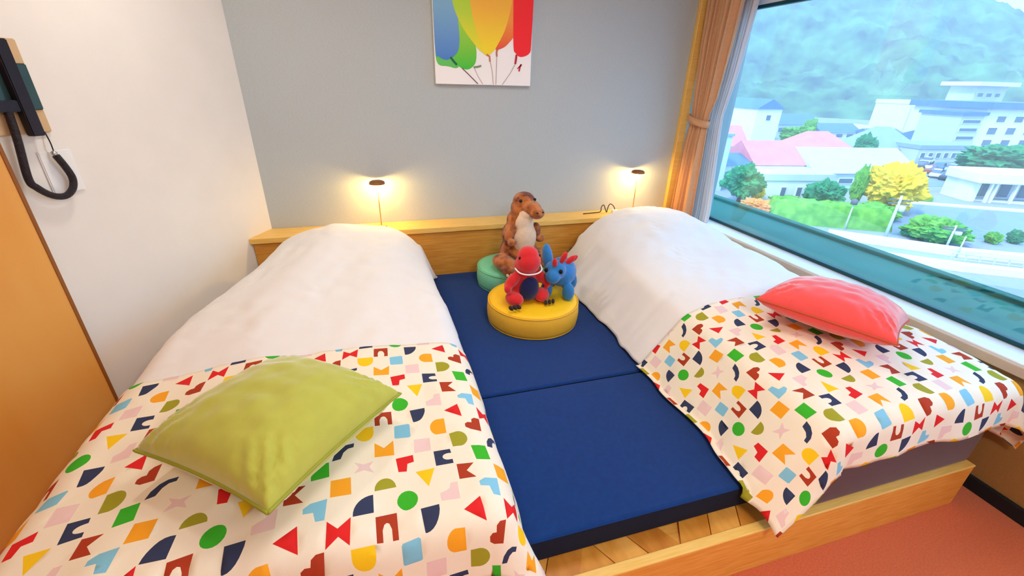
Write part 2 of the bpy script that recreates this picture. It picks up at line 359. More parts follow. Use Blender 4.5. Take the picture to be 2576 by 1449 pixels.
# printed throw: 24 cut-paper shapes on a chequered grid, eight columns of three
def arc_(cx, cy, r, a0, a1, n=9, ry=None):
    return [(cx+r*math.cos(R_(a0+(a1-a0)*i/(n-1))), cy+(ry or r)*math.sin(R_(a0+(a1-a0)*i/(n-1)))) for i in range(n)]
h_ = .46
SH = {
 'bow': [(-h_, .42), (-.02, .1), (h_, .5), (h_, -.46), (.02, -.16), (-h_, -.5)],
 'boot': [(-.5, -.48), (-.42, -.1), (-.2, .22), (.1, .4), (.5, .46), (.48, .22), (.22, .16), (.02, -.04), (-.1, -.4)],
 'sq': [(-.44, .4), (.42, .46), (.44, -.42), (-.44, -.46)],
 'dome_dn': [(-.48, .42), (.48, .46)]+arc_(0, .1, .48, 0, -180, 11, .56),
 'star': [(-.46, .3), (0, .16), (.46, .3), (.24, 0), (.46, -.34), (0, -.18), (-.46, -.34), (-.24, 0)],
 'quarter': [(.44, .48), (.44, -.42), (-.46, -.48)]+arc_(.44, -.46, .9, 178, 92, 9, .93)[1:-1],
 'arch': [(-h_, .42), (h_, .48), (h_, -.48), (.22, -.48), (.22, -.1), (.12, .1), (0, .14), (-.12, .08), (-.2, -.1), (-.2, -.48), (-h_, -.48)],
 'crown': [(-.48, .4), (0, .04), (.48, .46), (.48, -.44), (-.46, -.46)],
 'dome_up': [(-.5, -.32), (.5, -.22)]+arc_(0, -.26, .5, 8, 180, 11, .54),
 'round_sq': [(-.42, .32), (-.36, .4), (.34, .46), (.42, .4), (.42, -.36), (.34, -.42), (-.36, -.44), (-.42, -.38)],
 'flag_l': [(-.44, .32), (.44, .46), (.46, .04), (.12, -.04), (.04, -.48), (-.34, -.46)],
 'circ': arc_(0, 0, .48, 0, 340, 18),
 'dee': [(-.42, .44), (.42, .46)]+arc_(-.3, .44, .73, 0, -88, 8, .9)[1:]+[(-.34, -.44)],
 'tri_dn': [(-.48, .44), (.48, .46), (.06, -.48)],
 'dee_l': [(.4, .46), (.44, -.46)]+arc_(.04, 0, .48, 250, 100, 10),
 'cee': [(-.46, .44), (.4, .46), (.44, .2)]+arc_(.3, 0, .34, 100, 260, 9, .2)+[(.46, -.2), (.48, -.44), (-.4, -.46)],
 'ell': [(-.46, .0), (-.16, .1), (.02, .2), (.1, .48), (.44, .5), (.46, -.46), (-.42, -.42)],
 'tri_l': [(.36, .48), (.46, -.48), (-.48, .02)],
 'dee_r': [(-.4, .46), (-.4, -.44)]+arc_(0, 0, .48, 255, 450, 12),
 'flag': [(-.42, .42), (.46, .38), (.06, -.02), (.48, -.48), (-.36, -.44)],
 'heart': [(.44, .48), (.42, -.46), (-.2, -.44), (-.46, -.3), (-.46, -.06), (-.3, .06), (-.08, .06), (-.06, .3), (.12, .44)],
 'lozenge': [(-.42, .44), (.36, .48), (.44, -.38), (-.34, -.46)],
 'ell_b': [(-.48, .2), (-.2, .38), (.46, .48), (.42, -.48), (.06, -.48), (-.06, -.06), (-.46, -.04)],
}
PC = {k: lin(c) for k, c in dict(red=(226, 40, 40), brown=(176, 62, 34), navy=(54, 62, 92), orange=(250, 170, 40), yellow=(252, 206, 30), green=(62, 184, 44), olive=(164, 160, 44), sky=(134, 200, 226), pink=(240, 208, 204)).items()}
CREAM = lin((248, 237, 214))
COLS = [[('bow', 'red'), ('boot', 'navy'), ('sq', 'orange')], [('dome_dn', 'yellow'), ('star', 'pink'), ('quarter', 'navy')],
        [('arch', 'brown'), ('crown', 'orange'), ('dome_up', 'olive')], [('round_sq', 'sky'), ('flag_l', 'red'), ('circ', 'green')],
        [('dee', 'navy'), ('sq', 'pink'), ('tri_dn', 'yellow')], [('dee_l', 'orange'), ('cee', 'navy'), ('ell', 'pink')],
        [('tri_l', 'red'), ('dee_r', 'olive'), ('flag', 'brown')], [('heart', 'brown'), ('lozenge', 'green'), ('ell_b', 'sky')]]
def print_mat():
    mt = bpy.data.materials.new('printed_cotton'); mt.use_nodes = True; nt = mt.node_tree; N = nt.nodes; b = N['Principled BSDF']
    b.inputs['Roughness'].default_value = .85; b.inputs['Specular IOR Level'].default_value = .2
    at_ = N.new('ShaderNodeVertexColor'); at_.layer_name = 'print'; nt.links.new(at_.outputs[0], b.inputs['Base Color'])
    tc = N.new('ShaderNodeTexCoord'); nz = N.new('ShaderNodeTexNoise'); nz.inputs['Scale'].default_value = 600; nt.links.new(tc.outputs['Object'], nz.inputs[0])
    bp = N.new('ShaderNodeBump'); bp.inputs['Strength'].default_value = .1; bp.inputs['Distance'].default_value = .004; nt.links.new(nz.outputs[0], bp.inputs['Height']); nt.links.new(bp.outputs[0], b.inputs['Normal'])
    return mt
M['print'] = print_mat()
def throw(bed, name, aL, aR, t0, bf, s_ref, t_ref, flip, label, CX=.0515, CY=.0565):
    """s_ref, t_ref: cloth position of one green circle"""
    s0, s1, t1 = -aL, bed.W+aR, bed.T+bf
    V, Fc, colr = [], [], []
    sg = -1 if flip else 1
    V = []
    for i in range(int((s1-s0)/.015)+1):
        for j in range(int((t1-t0)/.015)+1):
            V.append((s0+(s1-s0)*i/int((s1-s0)/.015), t0+(t1-t0)*j/int((t1-t0)/.015)))
    r = random.Random(5)
    for ci in range(-40, 41):
        for ri in range(-24, 25):
            c = (ci+3) % 8; odd = c % 2
            if (ri-(1 if odd else 0)) % 2: continue
            # a circle sits in column 3 at row 5 of 6
            k = ((ri+5-odd)//2) % 3
            cs, ct = s_ref+sg*ci*CX, t_ref+sg*ri*CY
            if cs < s0-.03 or cs > s1+.03 or ct < t0-.03 or ct > t1+.03: continue
            sh, co = COLS[c][k]; rot = r.uniform(-.06, .06)
            poly = []
            for x, y in SH[sh]:
                x, y = x*math.cos(rot)-y*math.sin(rot), x*math.sin(rot)+y*math.cos(rot)
                px, py = cs+sg*x*CX*1.02, ct-sg*y*CY*1.0
                q = (min(max(px, s0), s1), min(max(py, t0), t1))
                if not poly or abs(q[0]-poly[-1][0])+abs(q[1]-poly[-1][1]) > 1e-5: poly.append(q)
            ar = sum(poly[i-1][0]*poly[i][1]-poly[i][0]*poly[i-1][1] for i in range(len(poly)))
            if len(poly) < 3 or abs(ar) < 1e-5: continue
            if ar < 0: poly.reverse()
            b = len(V); V += poly; n_ = len(poly); Fc += [(b+i, b+(i+1) % n_) for i in range(n_)]; colr.append((cs, ct, poly, PC[co]))
    res = geometry.delaunay_2d_cdt([Vector(v) for v in V], Fc, [], 0, 1e-6)
    ov, of = res[0], res[2]
    cells = {}
    for q in colr: cells.setdefault((round(q[0]/.06), round(q[1]/.06)), []).append(q)
    def ink(x, y):
        gx, gy = round(x/.06), round(y/.06)
        for dx in (-1, 0, 1):
            for dy in (-1, 0, 1):
                for cs, ct, poly, co in cells.get((gx+dx, gy+dy), ()):
                    if abs(x-cs) > .04 or abs(y-ct) > .045: continue
                    ins = False
                    for i in range(len(poly)):
                        (xa, ya_), (xb, yb) = poly[i-1], poly[i]
                        if (ya_ > y) != (yb > y) and x < (xb-xa)*(y-ya_)/(yb-ya_)+xa: ins = not ins
                    if ins: return co
        return CREAM
    A = np.array([v[0] for v in ov]); T = np.array([v[1] for v in ov])
    P = bed.off(A, T, .010)
    faces, cols = [], []
    for f in of:
        faces.append(tuple(reversed(f))); cols.append(ink(sum(ov[i][0] for i in f)/3, sum(ov[i][1] for i in f)/3))
    o = obj(name, P, faces, M['print'], None, True); me = o.data
    ca = me.color_attributes.new('print', 'FLOAT_COLOR', 'CORNER')
    buf = np.ones((len(me.loops), 4), np.float32)
    for p, c in zip(me.polygons, cols): buf[p.loop_start:p.loop_start+p.loop_total, :3] = c
    ca.data.foreach_set('color', buf.ravel())
    so = o.modifiers.new('thickness', 'SOLIDIFY'); so.thickness = .003; so.offset = -1
    return tag(o, label, 'throw', 'printed throws across the foot of the beds')

def mattress(name, x0, x1, label):
    o = box(name, x0, x1, -2.272, -.21, ZP+.003, ZP+.235, M['brown_sheet'], None, .03, 4, True)
    return tag(o, label, 'mattress', 'brown mattresses')
mattress('mattress', -.755, .165, 'dark brown mattress under the white duvet of left bed')
mattress('mattress', 1.245, 2.085, 'dark brown mattress showing below the throw of right bed')
LB.duvet('duvet', .32, .28, .19, .12, 'puffy white duvet on left bed along the white wall')
RB.duvet('duvet', .345, .29, .19, .10, 'puffy white duvet on right bed under the window')
throw(LB, 'bed_throw', .335, .29, 1.175, .2, .809, 1.785, False, 'shape-printed throw on left bed beneath the lime green cushion')
throw(RB, 'bed_throw', .385, .30, 1.175, .19, -.235, 1.762, True, 'shape-printed throw on right bed beneath the coral cushion', .048, .0535)

# ------------------------------------------------------------------ cushions
def cushion(name, w, T, mt, pipe, loc, rot, label, seed, ear=.055):
    e = empty(name, loc); e.rotation_euler = rot; tag(e, label, 'cushion')
    n = 56; wv = waves(16, .05, .16, seed); g = np.linspace(-1, 1, n); U, V = np.meshgrid(g, g)
    U = np.sign(U)*np.abs(U)**.85; V = np.sign(V)*np.abs(V)**.85
    def shell(sign):
        x = U*w*(1-ear*(1-V**2)*np.abs(U)**3); y = V*w*(1-ear*(1-U**2)*np.abs(V)**3)
        e_ = np.clip((1-U**2), 0, 1)**.5*np.clip((1-V**2), 0, 1)**.5
        z = T*e_**.85
        # puckers running in from the corners
        dg = np.abs(np.abs(U)-np.abs(V)); cr = np.clip((np.abs(U)*np.abs(V)-.25)/.6, 0, 1)
        z = z*(1+.16*cr*np.cos(dg*26+wv(U, V)))+wv(x, y)*.003*e_
        z = z*sign*(1 if sign > 0 else .62)
        return np.stack([x, y, z], -1).reshape(-1, 3)
    vs_ = np.concatenate([shell(1), shell(-1)]); f = []
    for i in range(n-1):
        for j in range(n-1):
            q = (i*n+j, i*n+j+1, (i+1)*n+j+1, (i+1)*n+j); f.append(q); f.append(tuple(k+n*n for k in reversed(q)))
    o = obj('cover', vs_, f, mt, e, True)
    bm = bmesh.new(); bm.from_mesh(o.data); bmesh.ops.remove_doubles(bm, verts=bm.verts, dist=.0004); bm.to_mesh(o.data); bm.free()
    o.data.polygons.foreach_set('use_smooth', [True]*len(o.data.polygons))
    loop = [(u, -1) for u in g]+[(1, v) for v in g[1:]]+[(u, 1) for u in g[::-1][1:]]+[(-1, v) for v in g[::-1][1:]]
    pp = [Vector((u*w*(1-ear*(1-v*v)*abs(u)**3), v*w*(1-ear*(1-u*u)*abs(v)**3), 0)) for u, v in loop]
    tube('piping', pp, .0045, pipe, e, 6)
    return e
cushion('cushion', .221, .125, M['lime'], M['lime_pipe'], (-.325, -1.935, .69), (R_(-2), R_(3), R_(51)), 'lime green velvet cushion lying on left bed', 3)
cushion('cushion', .23, .118, M['coral'], M['coral_pipe'], (1.735, -1.81, .695), (0, R_(9), R_(27)), 'coral pink velvet cushion lying on right bed', 8)

# ------------------------------------------------------------------ round poufs
def pouf(name, x, y, r, h, m1, m2, label):
    e = empty(name, (x, y, ZM)); tag(e, label, 'pouf')
    lathe('side', [(r-.012, .0), (r, .004), (r+.006, .03), (r+.008, h*.5), (r+.004, h-.014), (r-.002, h-.004)], m2, e, 64)
    lathe('top', [(r-.002, h-.006), (r-.008, h+.002), (r-.03, h+.008), (r*.6, h+.014), (.01, h+.016)], m1, e, 64)
    tube('welt', [Vector((math.cos(a)*(r+.001), math.sin(a)*(r+.001), h-.006)) for a in np.linspace(0, 2*math.pi, 65)], .004, m2, e, 6, False)
    tube('base_welt', [Vector((math.cos(a)*(r-.002), math.sin(a)*(r-.002), .006)) for a in np.linspace(0, 2*math.pi, 65)], .004, m1, e, 6, False)
    return e
pouf('pouf', .735, -.925, .248, .125, M['yellow'], M['yellow_side'], 'round yellow pouf holding the red and blue plush toys')
pouf('pouf', .755, -.43, .222, .125, M['mint'], M['mint'], 'round mint green pouf behind the yellow one')

# ------------------------------------------------------------------ plush toys (units: metres, z up, toy faces -y)
zt = ZM+.125+.019
t = empty('plush_dinosaur', (.785, -.50, zt), R_(10)); t.scale = (1.18, 1.05, 1.0); tag(t, 'tall mottled brown plush dinosaur sitting on the mint pouf', 'plush toy')
blob('body', [((0, .02, .10), (.105, .095, .11)), ((-.005, .03, .20), (.088, .078, .10)), ((.0, .03, .29), (.066, .06, .08)), ((.01, .02, .37), (.058, .058, .062)), ((.018, .01, .415), (.06, .058, .055)),
              ((.035, -.055, .385), (.046, .06, .042), (18, 0, 12)), ((.045, -.098, .362), (.04, .036, .036)), ((-.105, -.03, .05), (.05, .09, .05), (0, 0, 12)), ((.105, -.03, .05), (.05, .09, .05), (0, 0, -12)),
              ((-.115, -.10, .028), (.036, .055, .028)), ((.118, -.10, .028), (.036, .055, .028)),
              ((-.072, -.03, .235), (.026, .03, .062), (25, 14, 0)), ((.076, -.03, .235), (.026, .03, .062), (25, -14, 0)), ((-.08, -.07, .19), (.022, .04, .022), (-20, 0, 0)), ((.084, -.07, .19), (.022, .04, .022), (-20, 0, 0)),
              ((.0, .13, .05), (.05, .09, .045))], M['brown_plush'], t)
blob('chest', [((.0, -.045, .285), (.052, .036, .075)), ((.002, -.052, .20), (.066, .045, .10)), ((.022, -.04, .345), (.05, .045, .03))], M['cream_plush'], t, .006, 5)
for sx in (-1, 1):
    ellipsoid('eye', (.018+sx*.040, -.036, .428), (.009, .009, .010), (0, 0, 0), M['eye'], t, 2)
    ellipsoid('nostril', (.046+sx*.016, -.131, .374), (.006, .004, .005), (0, 0, 0), M['dark_plush'], t, 2)
    for k in range(3): ellipsoid('claw', (sx*.116+(k-1)*.02, -.152, .018), (.007, .014, .009), (0, 0, 0), M['cream_plush'], t, 2)

zt2 = ZM+.125+.017
t = empty('plush_dinosaur', (.672, -.975, zt2), R_(6)); t.scale = (1.18, 1.12, 1.2); tag(t, 'red plush dinosaur with navy belly sitting on the yellow pouf', 'plush toy')
blob('body', [((0, .012, .066), (.064, .056, .07)), ((0, .012, .115), (.056, .05, .045)), ((-.066, -.03, .03), (.036, .048, .03), (0, 0, 22)), ((.068, -.03, .03), (.036, .048, .03), (0, 0, -22)),
              ((-.07, -.008, .108), (.024, .026, .05), (8, 38, 0)), ((.072, -.008, .108), (.024, .026, .05), (8, -38, 0)), ((-.095, -.022, .078), (.017, .02, .022)), ((.098, -.022, .078), (.017, .02, .022)), ((0, .085, .04), (.034, .06, .032))], M['red_plush'], t, .005, 5)
ellipsoid('belly', (.002, -.036, .070), (.047, .026, .058), (4, 0, 0), M['navy_plush'], t)
hd = blob('head', [((0, -.002, .172), (.058, .052, .05)), ((0, -.02, .19), (.056, .052, .052)), ((0, -.012, .222), (.047, .044, .038))], M['red_plush'], t, .005, 5)
tube('mouth_stitch', spline([(-.061, -.016, .168), (-.052, -.05, .158), (-.022, -.068, .152), (.022, -.068, .152), (.052, -.05, .158), (.061, -.016, .168)], 6), .0034, M['white_thread'], hd, 6)
for sx in (-1, 1):
    ellipsoid('eye', (sx*.047, -.03, .218), (.005, .006, .007), (0, 0, 0), M['eye'], hd, 2)
    for k in range(3): ellipsoid('claw', (sx*(.07+.0)+(k-1)*.018+sx*.014, -.084, .014), (.0075, .016, .010), (0, 0, -18*sx), M['dark_plush'], t, 2)

t = empty('plush_dinosaur', (.872, -.935, zt2), R_(-30)); t.scale = (1.3, 1.2, 1.3); tag(t, 'blue plush dinosaur with red horns beside the red one', 'plush toy')
blob('body', [((.012, .02, .095), (.062, .085, .062)), ((.0, .08, .085), (.048, .05, .05)), ((-.04, -.045, .03), (.026, .026, .042)), ((.052, -.045, .03), (.026, .026, .042)), ((-.036, .085, .03), (.026, .026, .042)), ((.05, .085, .03), (.026, .026, .042)),
              ((-.008, -.055, .128), (.044, .044, .042)), ((-.012, -.092, .112), (.032, .034, .030)), ((.01, .14, .07), (.02, .05, .02), (-20, 0, 0))], M['blue_plush'], t, .005, 5)
fr_ = ellipsoid('frill', (-.046, -.026, .165), (.022, .03, .062), (-10, -8, 20), M['blue_plush'], t)
for p, r, e_ in (((-.008, -.084, .166), (.011, .011, .028), (25, 0, 0)), ((.022, -.058, .184), (.012, .012, .032), (12, 22, 0)), ((.044, -.005, .158), (.012, .012, .03), (0, 42, 0)), ((.05, .035, .150), (.012, .012, .028), (0, 50, 0)), ((.012, .08, .144), (.009, .009, .022), (-30, 8, 0))):
    ellipsoid('horn', p, r, e_, M['red_plush'], t, 3)
for sx in (-1, 1): ellipsoid('eye', (-.01+sx*.03, -.095, .138), (.0085, .007, .010), (0, 0, 0), M['eye'], t, 2)

# ------------------------------------------------------------------ reading lamps on the ledge
def reading_lamp(x, y, h, label, name='reading_lamp'):
    e = empty(name, (x, y, .64)); tag(e, label, 'lamp', 'two reading lamps on the ledge')
    lathe('base', [(.035, 0), (.035, .006), (.03, .009), (.006, .011)], M['brass'], e, 24)
    tube('stem', [(0, 0, .008), (0, 0, .15), (.0, .004, h-.005)], .0035, M['brass'], e, 8)
    n = 24; prof = [(.014, h+.014), (.034, h+.012), (.046, h+.006), (.05, h-.008), (.047, h-.008), (.043, h+.003), (.03, h+.007), (.01, h+.008)]
    lathe('shade', prof, M['bronze'], e, n)
    lathe('bulb', [(.004, h+.006), (.022, h+.003), (.024, h+.001), (.01, h-.003)], M['bulb'], e, 16)
    ld = bpy.data.lights.new('bulb_light', 'POINT'); ld.energy = LAMP_POWER; ld.color = lin((255, 208, 116)); ld.shadow_soft_size = .02
    l = bpy.data.objects.new('bulb_light', ld); COL.objects.link(l); l.parent = e; l.location = (0, .004, h-.014)
reading_lamp(-.042, -.09, .285, 'small bronze reading lamp glowing on ledge behind left bed')
reading_lamp(1.812, -.09, .30, 'small bronze reading lamp glowing on ledge beside the curtain')
e = empty('lamp_cable', (1.6, -.09, .64)); tag(e, 'tangled dark cable with a plug on headboard ledge by right bed', 'cable')
pp = [(-.20, 0, .006), (-.1, .01, .006), (-.06, .0, .014), (-.055, .0, .05), (-.035, .005, .062), (-.02, .0, .03), (-.01, -.005, .01), (.0, .0, .045), (.02, .01, .066), (.04, .0, .056), (.055, -.005, .03), (.05, 0, .012)]
tube('wire', spline(pp, 6), .0035, M['cable'], e, 6)
c_ = box('plug', .035, .075, -.018, .012, .002, .026, M['white_plastic'], e, .004)

# ------------------------------------------------------------------ balloon canvas on the grey wall
cv = empty('canvas_print', (.665, 0, 1.495)); tag(cv, 'canvas print of colourful balloons on the grey wall', 'picture')
PW, PH = .302, .85                                             # half width, height
box('canvas', -PW, PW, -.032, -.002, 0, PH, M['canvas_edge'], cv, .003)
def flat(name, pts, mt, layer, parent):
    bm = bmesh.new(); f = bm.faces.new([bm.verts.new((x, -.0325-layer*.0004, z)) for x, z in pts])
    bmesh.ops.triangulate(bm, faces=[f]); return from_bm(name, bm, mt, parent)
def px(x, y): return ((x-1088)/253*2*PW-PW, (213-y)/213*.43)   # print coordinates measured on the picture
def grad(name, c1, c2, z0, z1, c3=None):
    mt = bpy.data.materials.new(name); mt.use_nodes = True; nt = mt.node_tree; N = nt.nodes; b = N['Principled BSDF']; b.inputs['Roughness'].default_value = .55
    tc = N.new('ShaderNodeTexCoord'); sp = N.new('ShaderNodeSeparateXYZ'); nt.links.new(tc.outputs['Object'], sp.inputs[0])
    mr = N.new('ShaderNodeMapRange'); mr.inputs[1].default_value = z0; mr.inputs[2].default_value = z1; nt.links.new(sp.outputs[2], mr.inputs[0])
    cr = N.new('ShaderNodeValToRGB'); cr.color_ramp.elements[0].color = (*lin(c1), 1); cr.color_ramp.elements[1].color = (*lin(c2), 1); nt.links.new(mr.outputs[0], cr.inputs[0]); nt.links.new(cr.outputs[0], b.inputs['Base Color']); return mt
def balloon(name, pts, m_, layer):
    P = [px(*p) for p in pts]; S_ = spline([(x, 0, z) for x, z in P], 5); return flat(name, [(max(-PW, min(PW, p.x)), min(p.z, PH)) for p in S_], m_, layer, cv)
TOP = -205
g1 = grad('balloon_green_pale', (90, 200, 90), (110, 210, 90), 0, .4)
balloon('balloon', [(1092, 60), (1092, 152), (1120, 164), (1150, 160), (1150, 60)], g1, 1)
balloon('balloon', [(1098, TOP), (1122, TOP+20), (1140, -60), (1150, 60), (1150, 110), (1140, 134), (1118, 148), (1098, 140), (1090, 120), (1089, -60)], grad('balloon_blue', (60, 120, 205), (130, 185, 215), .10, .45), 3)
balloon('balloon', [(1122, TOP+40), (1180, TOP), (1192, -60), (1184, 30), (1190, 95), (1194, 125), (1190, 155), (1172, 171), (1150, 165), (1138, 140), (1128, 60), (1120, -60)], grad('balloon_green', (50, 200, 50), (185, 222, 50), .08, .40), 2)
balloon('balloon', [(1292, TOP+80), (1305, -40), (1298, 60), (1275, 100), (1254, 114), (1244, 112), (1262, 70), (1280, -40)], grad('balloon_orange', (240, 80, 40), (250, 150, 50), .2, .35), 3)
balloon('balloon', [(1150, TOP+60), (1210, TOP+30), (1240, -60), (1240, 60), (1226, 129), (1212, 126), (1194, 110), (1162, 66), (1138, 10), (1128, -70)], grad('balloon_lime', (250, 226, 20), (186, 222, 44), .18, .40), 4)
balloon('balloon', [(1190, TOP+60), (1230, TOP), (1278, TOP+80), (1288, -40), (1272, 50), (1246, 108), (1231, 127), (1221, 128), (1205, 100), (1186, 40), (1176, -40), (1176, -90)], grad('balloon_yellow', (255, 226, 20), (252, 184, 46), .18, .42), 5)
balloon('balloon', [(1292, TOP+20), (1320, TOP), (1338, TOP+40), (1341, -40), (1339, 90), (1335, 121), (1312, 132), (1298, 122), (1291, 100), (1288, -40)], mat('balloon_red', (252, 40, 46), .55), 4)
knot = {'b': mat('knot_green', (30, 110, 70), .6), 'g': mat('knot_grey', (130, 150, 110), .6), 'y': mat('knot_tan', (200, 120, 90), .6), 'r': mat('knot_red', (200, 30, 60), .6), 's': mat('string_grey', (190, 170, 170), .7), 'd': mat('string_dark', (110, 90, 90), .7)}
def stroke(name, pts, wd, m_, layer=6):
    P = [Vector(px(*p)) for p in pts]; L_, Rr = [], []
    for i, p in enumerate(P):
        d = (P[min(i+1, len(P)-1)]-P[max(i-1, 0)]).normalized(); nn = Vector((-d.y, d.x))*wd; L_.append(p+nn); Rr.append(p-nn)
    return flat(name, [(q.x, q.y) for q in L_+Rr[::-1]], m_, layer, cv)
stroke('knot', [(1127, 140), (1136, 152), (1143, 160)], .006, knot['b']); stroke('knot', [(1186, 165), (1198, 163), (1206, 160)], .005, knot['g'])
stroke('knot', [(1220, 129), (1228, 134), (1229, 148)], .005, knot['y']); stroke('knot', [(1250, 112), (1246, 122), (1247, 134)], .005, knot['y']); stroke('knot', [(1300, 126), (1299, 140), (1297, 152)], .006, knot['r'])
stroke('ribbon_end', [(1314, 152), (1310, 160), (1308, 172)], .005, knot['r']); stroke('ribbon_end', [(1303, 165), (1309, 158), (1314, 152)], .003, knot['r'])
stroke('string', [(1156, 168), (1176, 188), (1197, 210)], .0025, knot['d']); stroke('string', [(1188, 168), (1198, 190), (1210, 210)], .0015, knot['s'])
stroke('string', [(1230, 148), (1236, 180), (1238, 211)], .002, knot['s']); stroke('string', [(1247, 134), (1246, 180), (1245, 211)], .002, knot['s'])
stroke('string', [(1298, 150), (1284, 178), (1262, 211)], .002, knot['s'])

# ------------------------------------------------------------------ curtain and sheer
def cloth_sheet(name, rows, mt, parent, nf, amp, xs):
    zs = np.linspace(2.38, .58, 64); n = 90; vs_ = []
    for z in zs:
        y0, y1, am = [np.interp(z, [r[0] for r in rows], [r[k] for r in rows]) for k in (1, 2, 3)]
        for i in range(n):
            u = i/(n-1); ph = 2*math.pi*nf*u
            vs_.append((xs+amp*am*(math.sin(ph)+.35*math.sin(2.3*ph+z*1.5+1)), y0+(y1-y0)*(u+.025*math.sin(ph*2+.6)), z))
    f = [(i*n+j, i*n+j+1, (i+1)*n+j+1, (i+1)*n+j) for i in range(len(zs)-1) for j in range(n-1)]
    o = obj(name, vs_, f, mt, parent, True); so = o.modifiers.new('thickness', 'SOLIDIFY'); so.thickness = .002; return o
cu = empty('curtain', (0, 0, 0)); tag(cu, 'tan curtain gathered by a tieback beside the window', 'curtain')
cloth_sheet('drape', [(.33, -.045, -.27, .9), (.67, -.045, -.265, .9), (1.15, -.05, -.255, .7), (1.28, -.06, -.25, .45), (1.34, -.062, -.25, .4), (1.45, -.05, -.285, .7), (1.8, -.035, -.32, 1), (2.38, -.03, -.36, 1.1)], M['curtain'], cu, 6.5, .033, 2.20)
pp = [(2.20+.05*math.cos(a), -.156+.108*math.sin(a), 1.30+.02*math.sin(a)) for a in np.linspace(0, 2*math.pi, 40)]
vs_ = [(x, y, z-.022) for x, y, z in pp]+[(x, y, z+.022) for x, y, z in pp]
o = obj('tieback', vs_, [(i, i+1, i+41, i+40) for i in range(39)], M['curtain'], cu, True); so = o.modifiers.new('thickness', 'SOLIDIFY'); so.thickness = .004
sh = empty('sheer_curtain', (0, 0, 0)); tag(sh, 'white sheer curtain hanging behind the tan curtain at the glass', 'curtain')
cloth_sheet('voile', [(.33, -.10, -.33, 1), (.67, -.10, -.335, 1), (1.2, -.10, -.27, .7), (1.34, -.10, -.26, .6), (1.6, -.10, -.31, .9), (2.38, -.10, -.385, 1)], M['sheer'], sh, 8.5, .014, 2.31)

# ------------------------------------------------------------------ wall telephone with looped cord, switch plate
ph = empty('wall_handset', lw(1.05, 1.31)); tag(ph, 'black wall-mounted handset on a beige plate with looped black cord', 'telephone')
def wbox(name, u0, u1, z0, z1, o0, o1, mt, par):
    v = [lw(u, z, q)-par.location for q in (o0, o1) for u, z in ((u0, z0), (u1, z0), (u1, z1), (u0, z1))]
    bm = bmesh.new(); vv = [bm.verts.new(p) for p in v]
    for f in ((3, 2, 1, 0), (4, 5, 6, 7), (0, 1, 5, 4), (1, 2, 6, 5), (2, 3, 7, 6), (3, 0, 4, 7)): bm.faces.new([vv[k] for k in f])
    bmesh.ops.recalc_face_normals(bm, faces=bm.faces[:]); bmesh.ops.bevel(bm, geom=bm.edges[:], offset=.003, segments=2, affect='EDGES'); return from_bm(name, bm, mt, par)
wbox('backing_plate', 1.004, 1.172, 1.312, 1.603, .0, .012, M['beige_plate'], ph)
wbox('smoked_panel', 1.006, 1.170, 1.386, 1.53, .012, .018, M['dark_glass'], ph)
wbox('handset', 1.052, 1.090, 1.306, 1.60, .016, .046, M['black_plastic'], ph)
wbox('cradle', 1.088, 1.165, 1.384, 1.42, .016, .04, M['black_plastic'], ph)
cp = [(1.122, 1.385, .03), (1.13, 1.30, .03), (1.148, 1.175, .03), (1.135, 1.14, .03), (1.10, 1.105, .03), (1.06, 1.095, .03), (1.028, 1.115, .03), (1.015, 1.15, .03), (1.022, 1.19, .03), (1.038, 1.235, .03)]
tube('cord', spline([lw(*p)-ph.location for p in cp], 8), .0115, M['cord'], ph, 10)
bm = bmesh.new(); bmesh.ops.create_icosphere(bm, subdivisions=2, radius=.010, matrix=Matrix.Translation(lw(1.041, 1.243, .03)-ph.location)); from_bm('cord_tip', bm, M['steel'], ph, True)
tube('lead_wire', spline([lw(*p)-ph.location for p in ((1.04, 1.246, .03), (1.036, 1.28, .026), (1.03, 1.315, .012))], 5), .0022, M['black_plastic'], ph, 6)
sw = empty('wall_plate', lw(1.02, 1.1)); tag(sw, 'white blank plate on white wall behind the looped cord', 'wall plate')
wbox('cover', .966, 1.075, 1.098, 1.25, 0, .008, M['white_plastic'], sw)

# ------------------------------------------------------------------ outside the window
def pdir(px, py):
    d = rt*((px-1288)/FPX) - up*((py-724.5)/FPX) + fw; hl = math.hypot(d.x, d.y); return d.x/hl, d.y/hl, d.z/hl
def zat(P, px, py):                                            # height of a facade point above the base point P
    return CAM.z + pdir(px, py)[2]*math.hypot(P.x-CAM.x, P.y-CAM.y)
X = {}
X['ground'] = mat('pale_concrete_ground', (150, 154, 168), .9, .08, .15)
X['asphalt'] = mat('asphalt', (128, 142, 160), .9, .06, .4)
X['kerb'] = mat('kerb_white', (226, 226, 226), .8)
X['white'] = mat('white_render', (232, 230, 228), .8, .03, .3)
X['cream'] = mat('cream_render', (226, 220, 212), .8, .03, .3)
X['bluewall'] = mat('pale_blue_wall', (190, 206, 226), .8, .03, .3)
X['greywall'] = mat('pale_grey_wall', (196, 200, 208), .8, .04, .3)
X['redroof'] = mat('haze_paled_red_roof', (232, 138, 142), .7, .08, .6)  # red paled to pink, distance haze mixed into the colour
X['bluer'] = mat('slate_blue_roof', (92, 124, 168), .6, .08, .5)
X['darkr'] = mat('deep_blue_roof', (62, 98, 158), .6, .08, .5)
X['greyr'] = mat('grey_roof', (150, 164, 186), .7, .06, .5)
X['whiter'] = mat('white_metal_roof', (196, 204, 214), .6, .04, .4)
X['win'] = mat('window_glass_far', (96, 112, 134), .2, .1, .5)
X['leaf1'] = mat('green_foliage', (58, 150, 92), .9, .3, 1.2, .6, 3, c2=(26, 98, 70))
X['leaf2'] = mat('light_green_foliage', (124, 180, 70), .9, .3, 1.2, .6, 3, c2=(72, 140, 50))
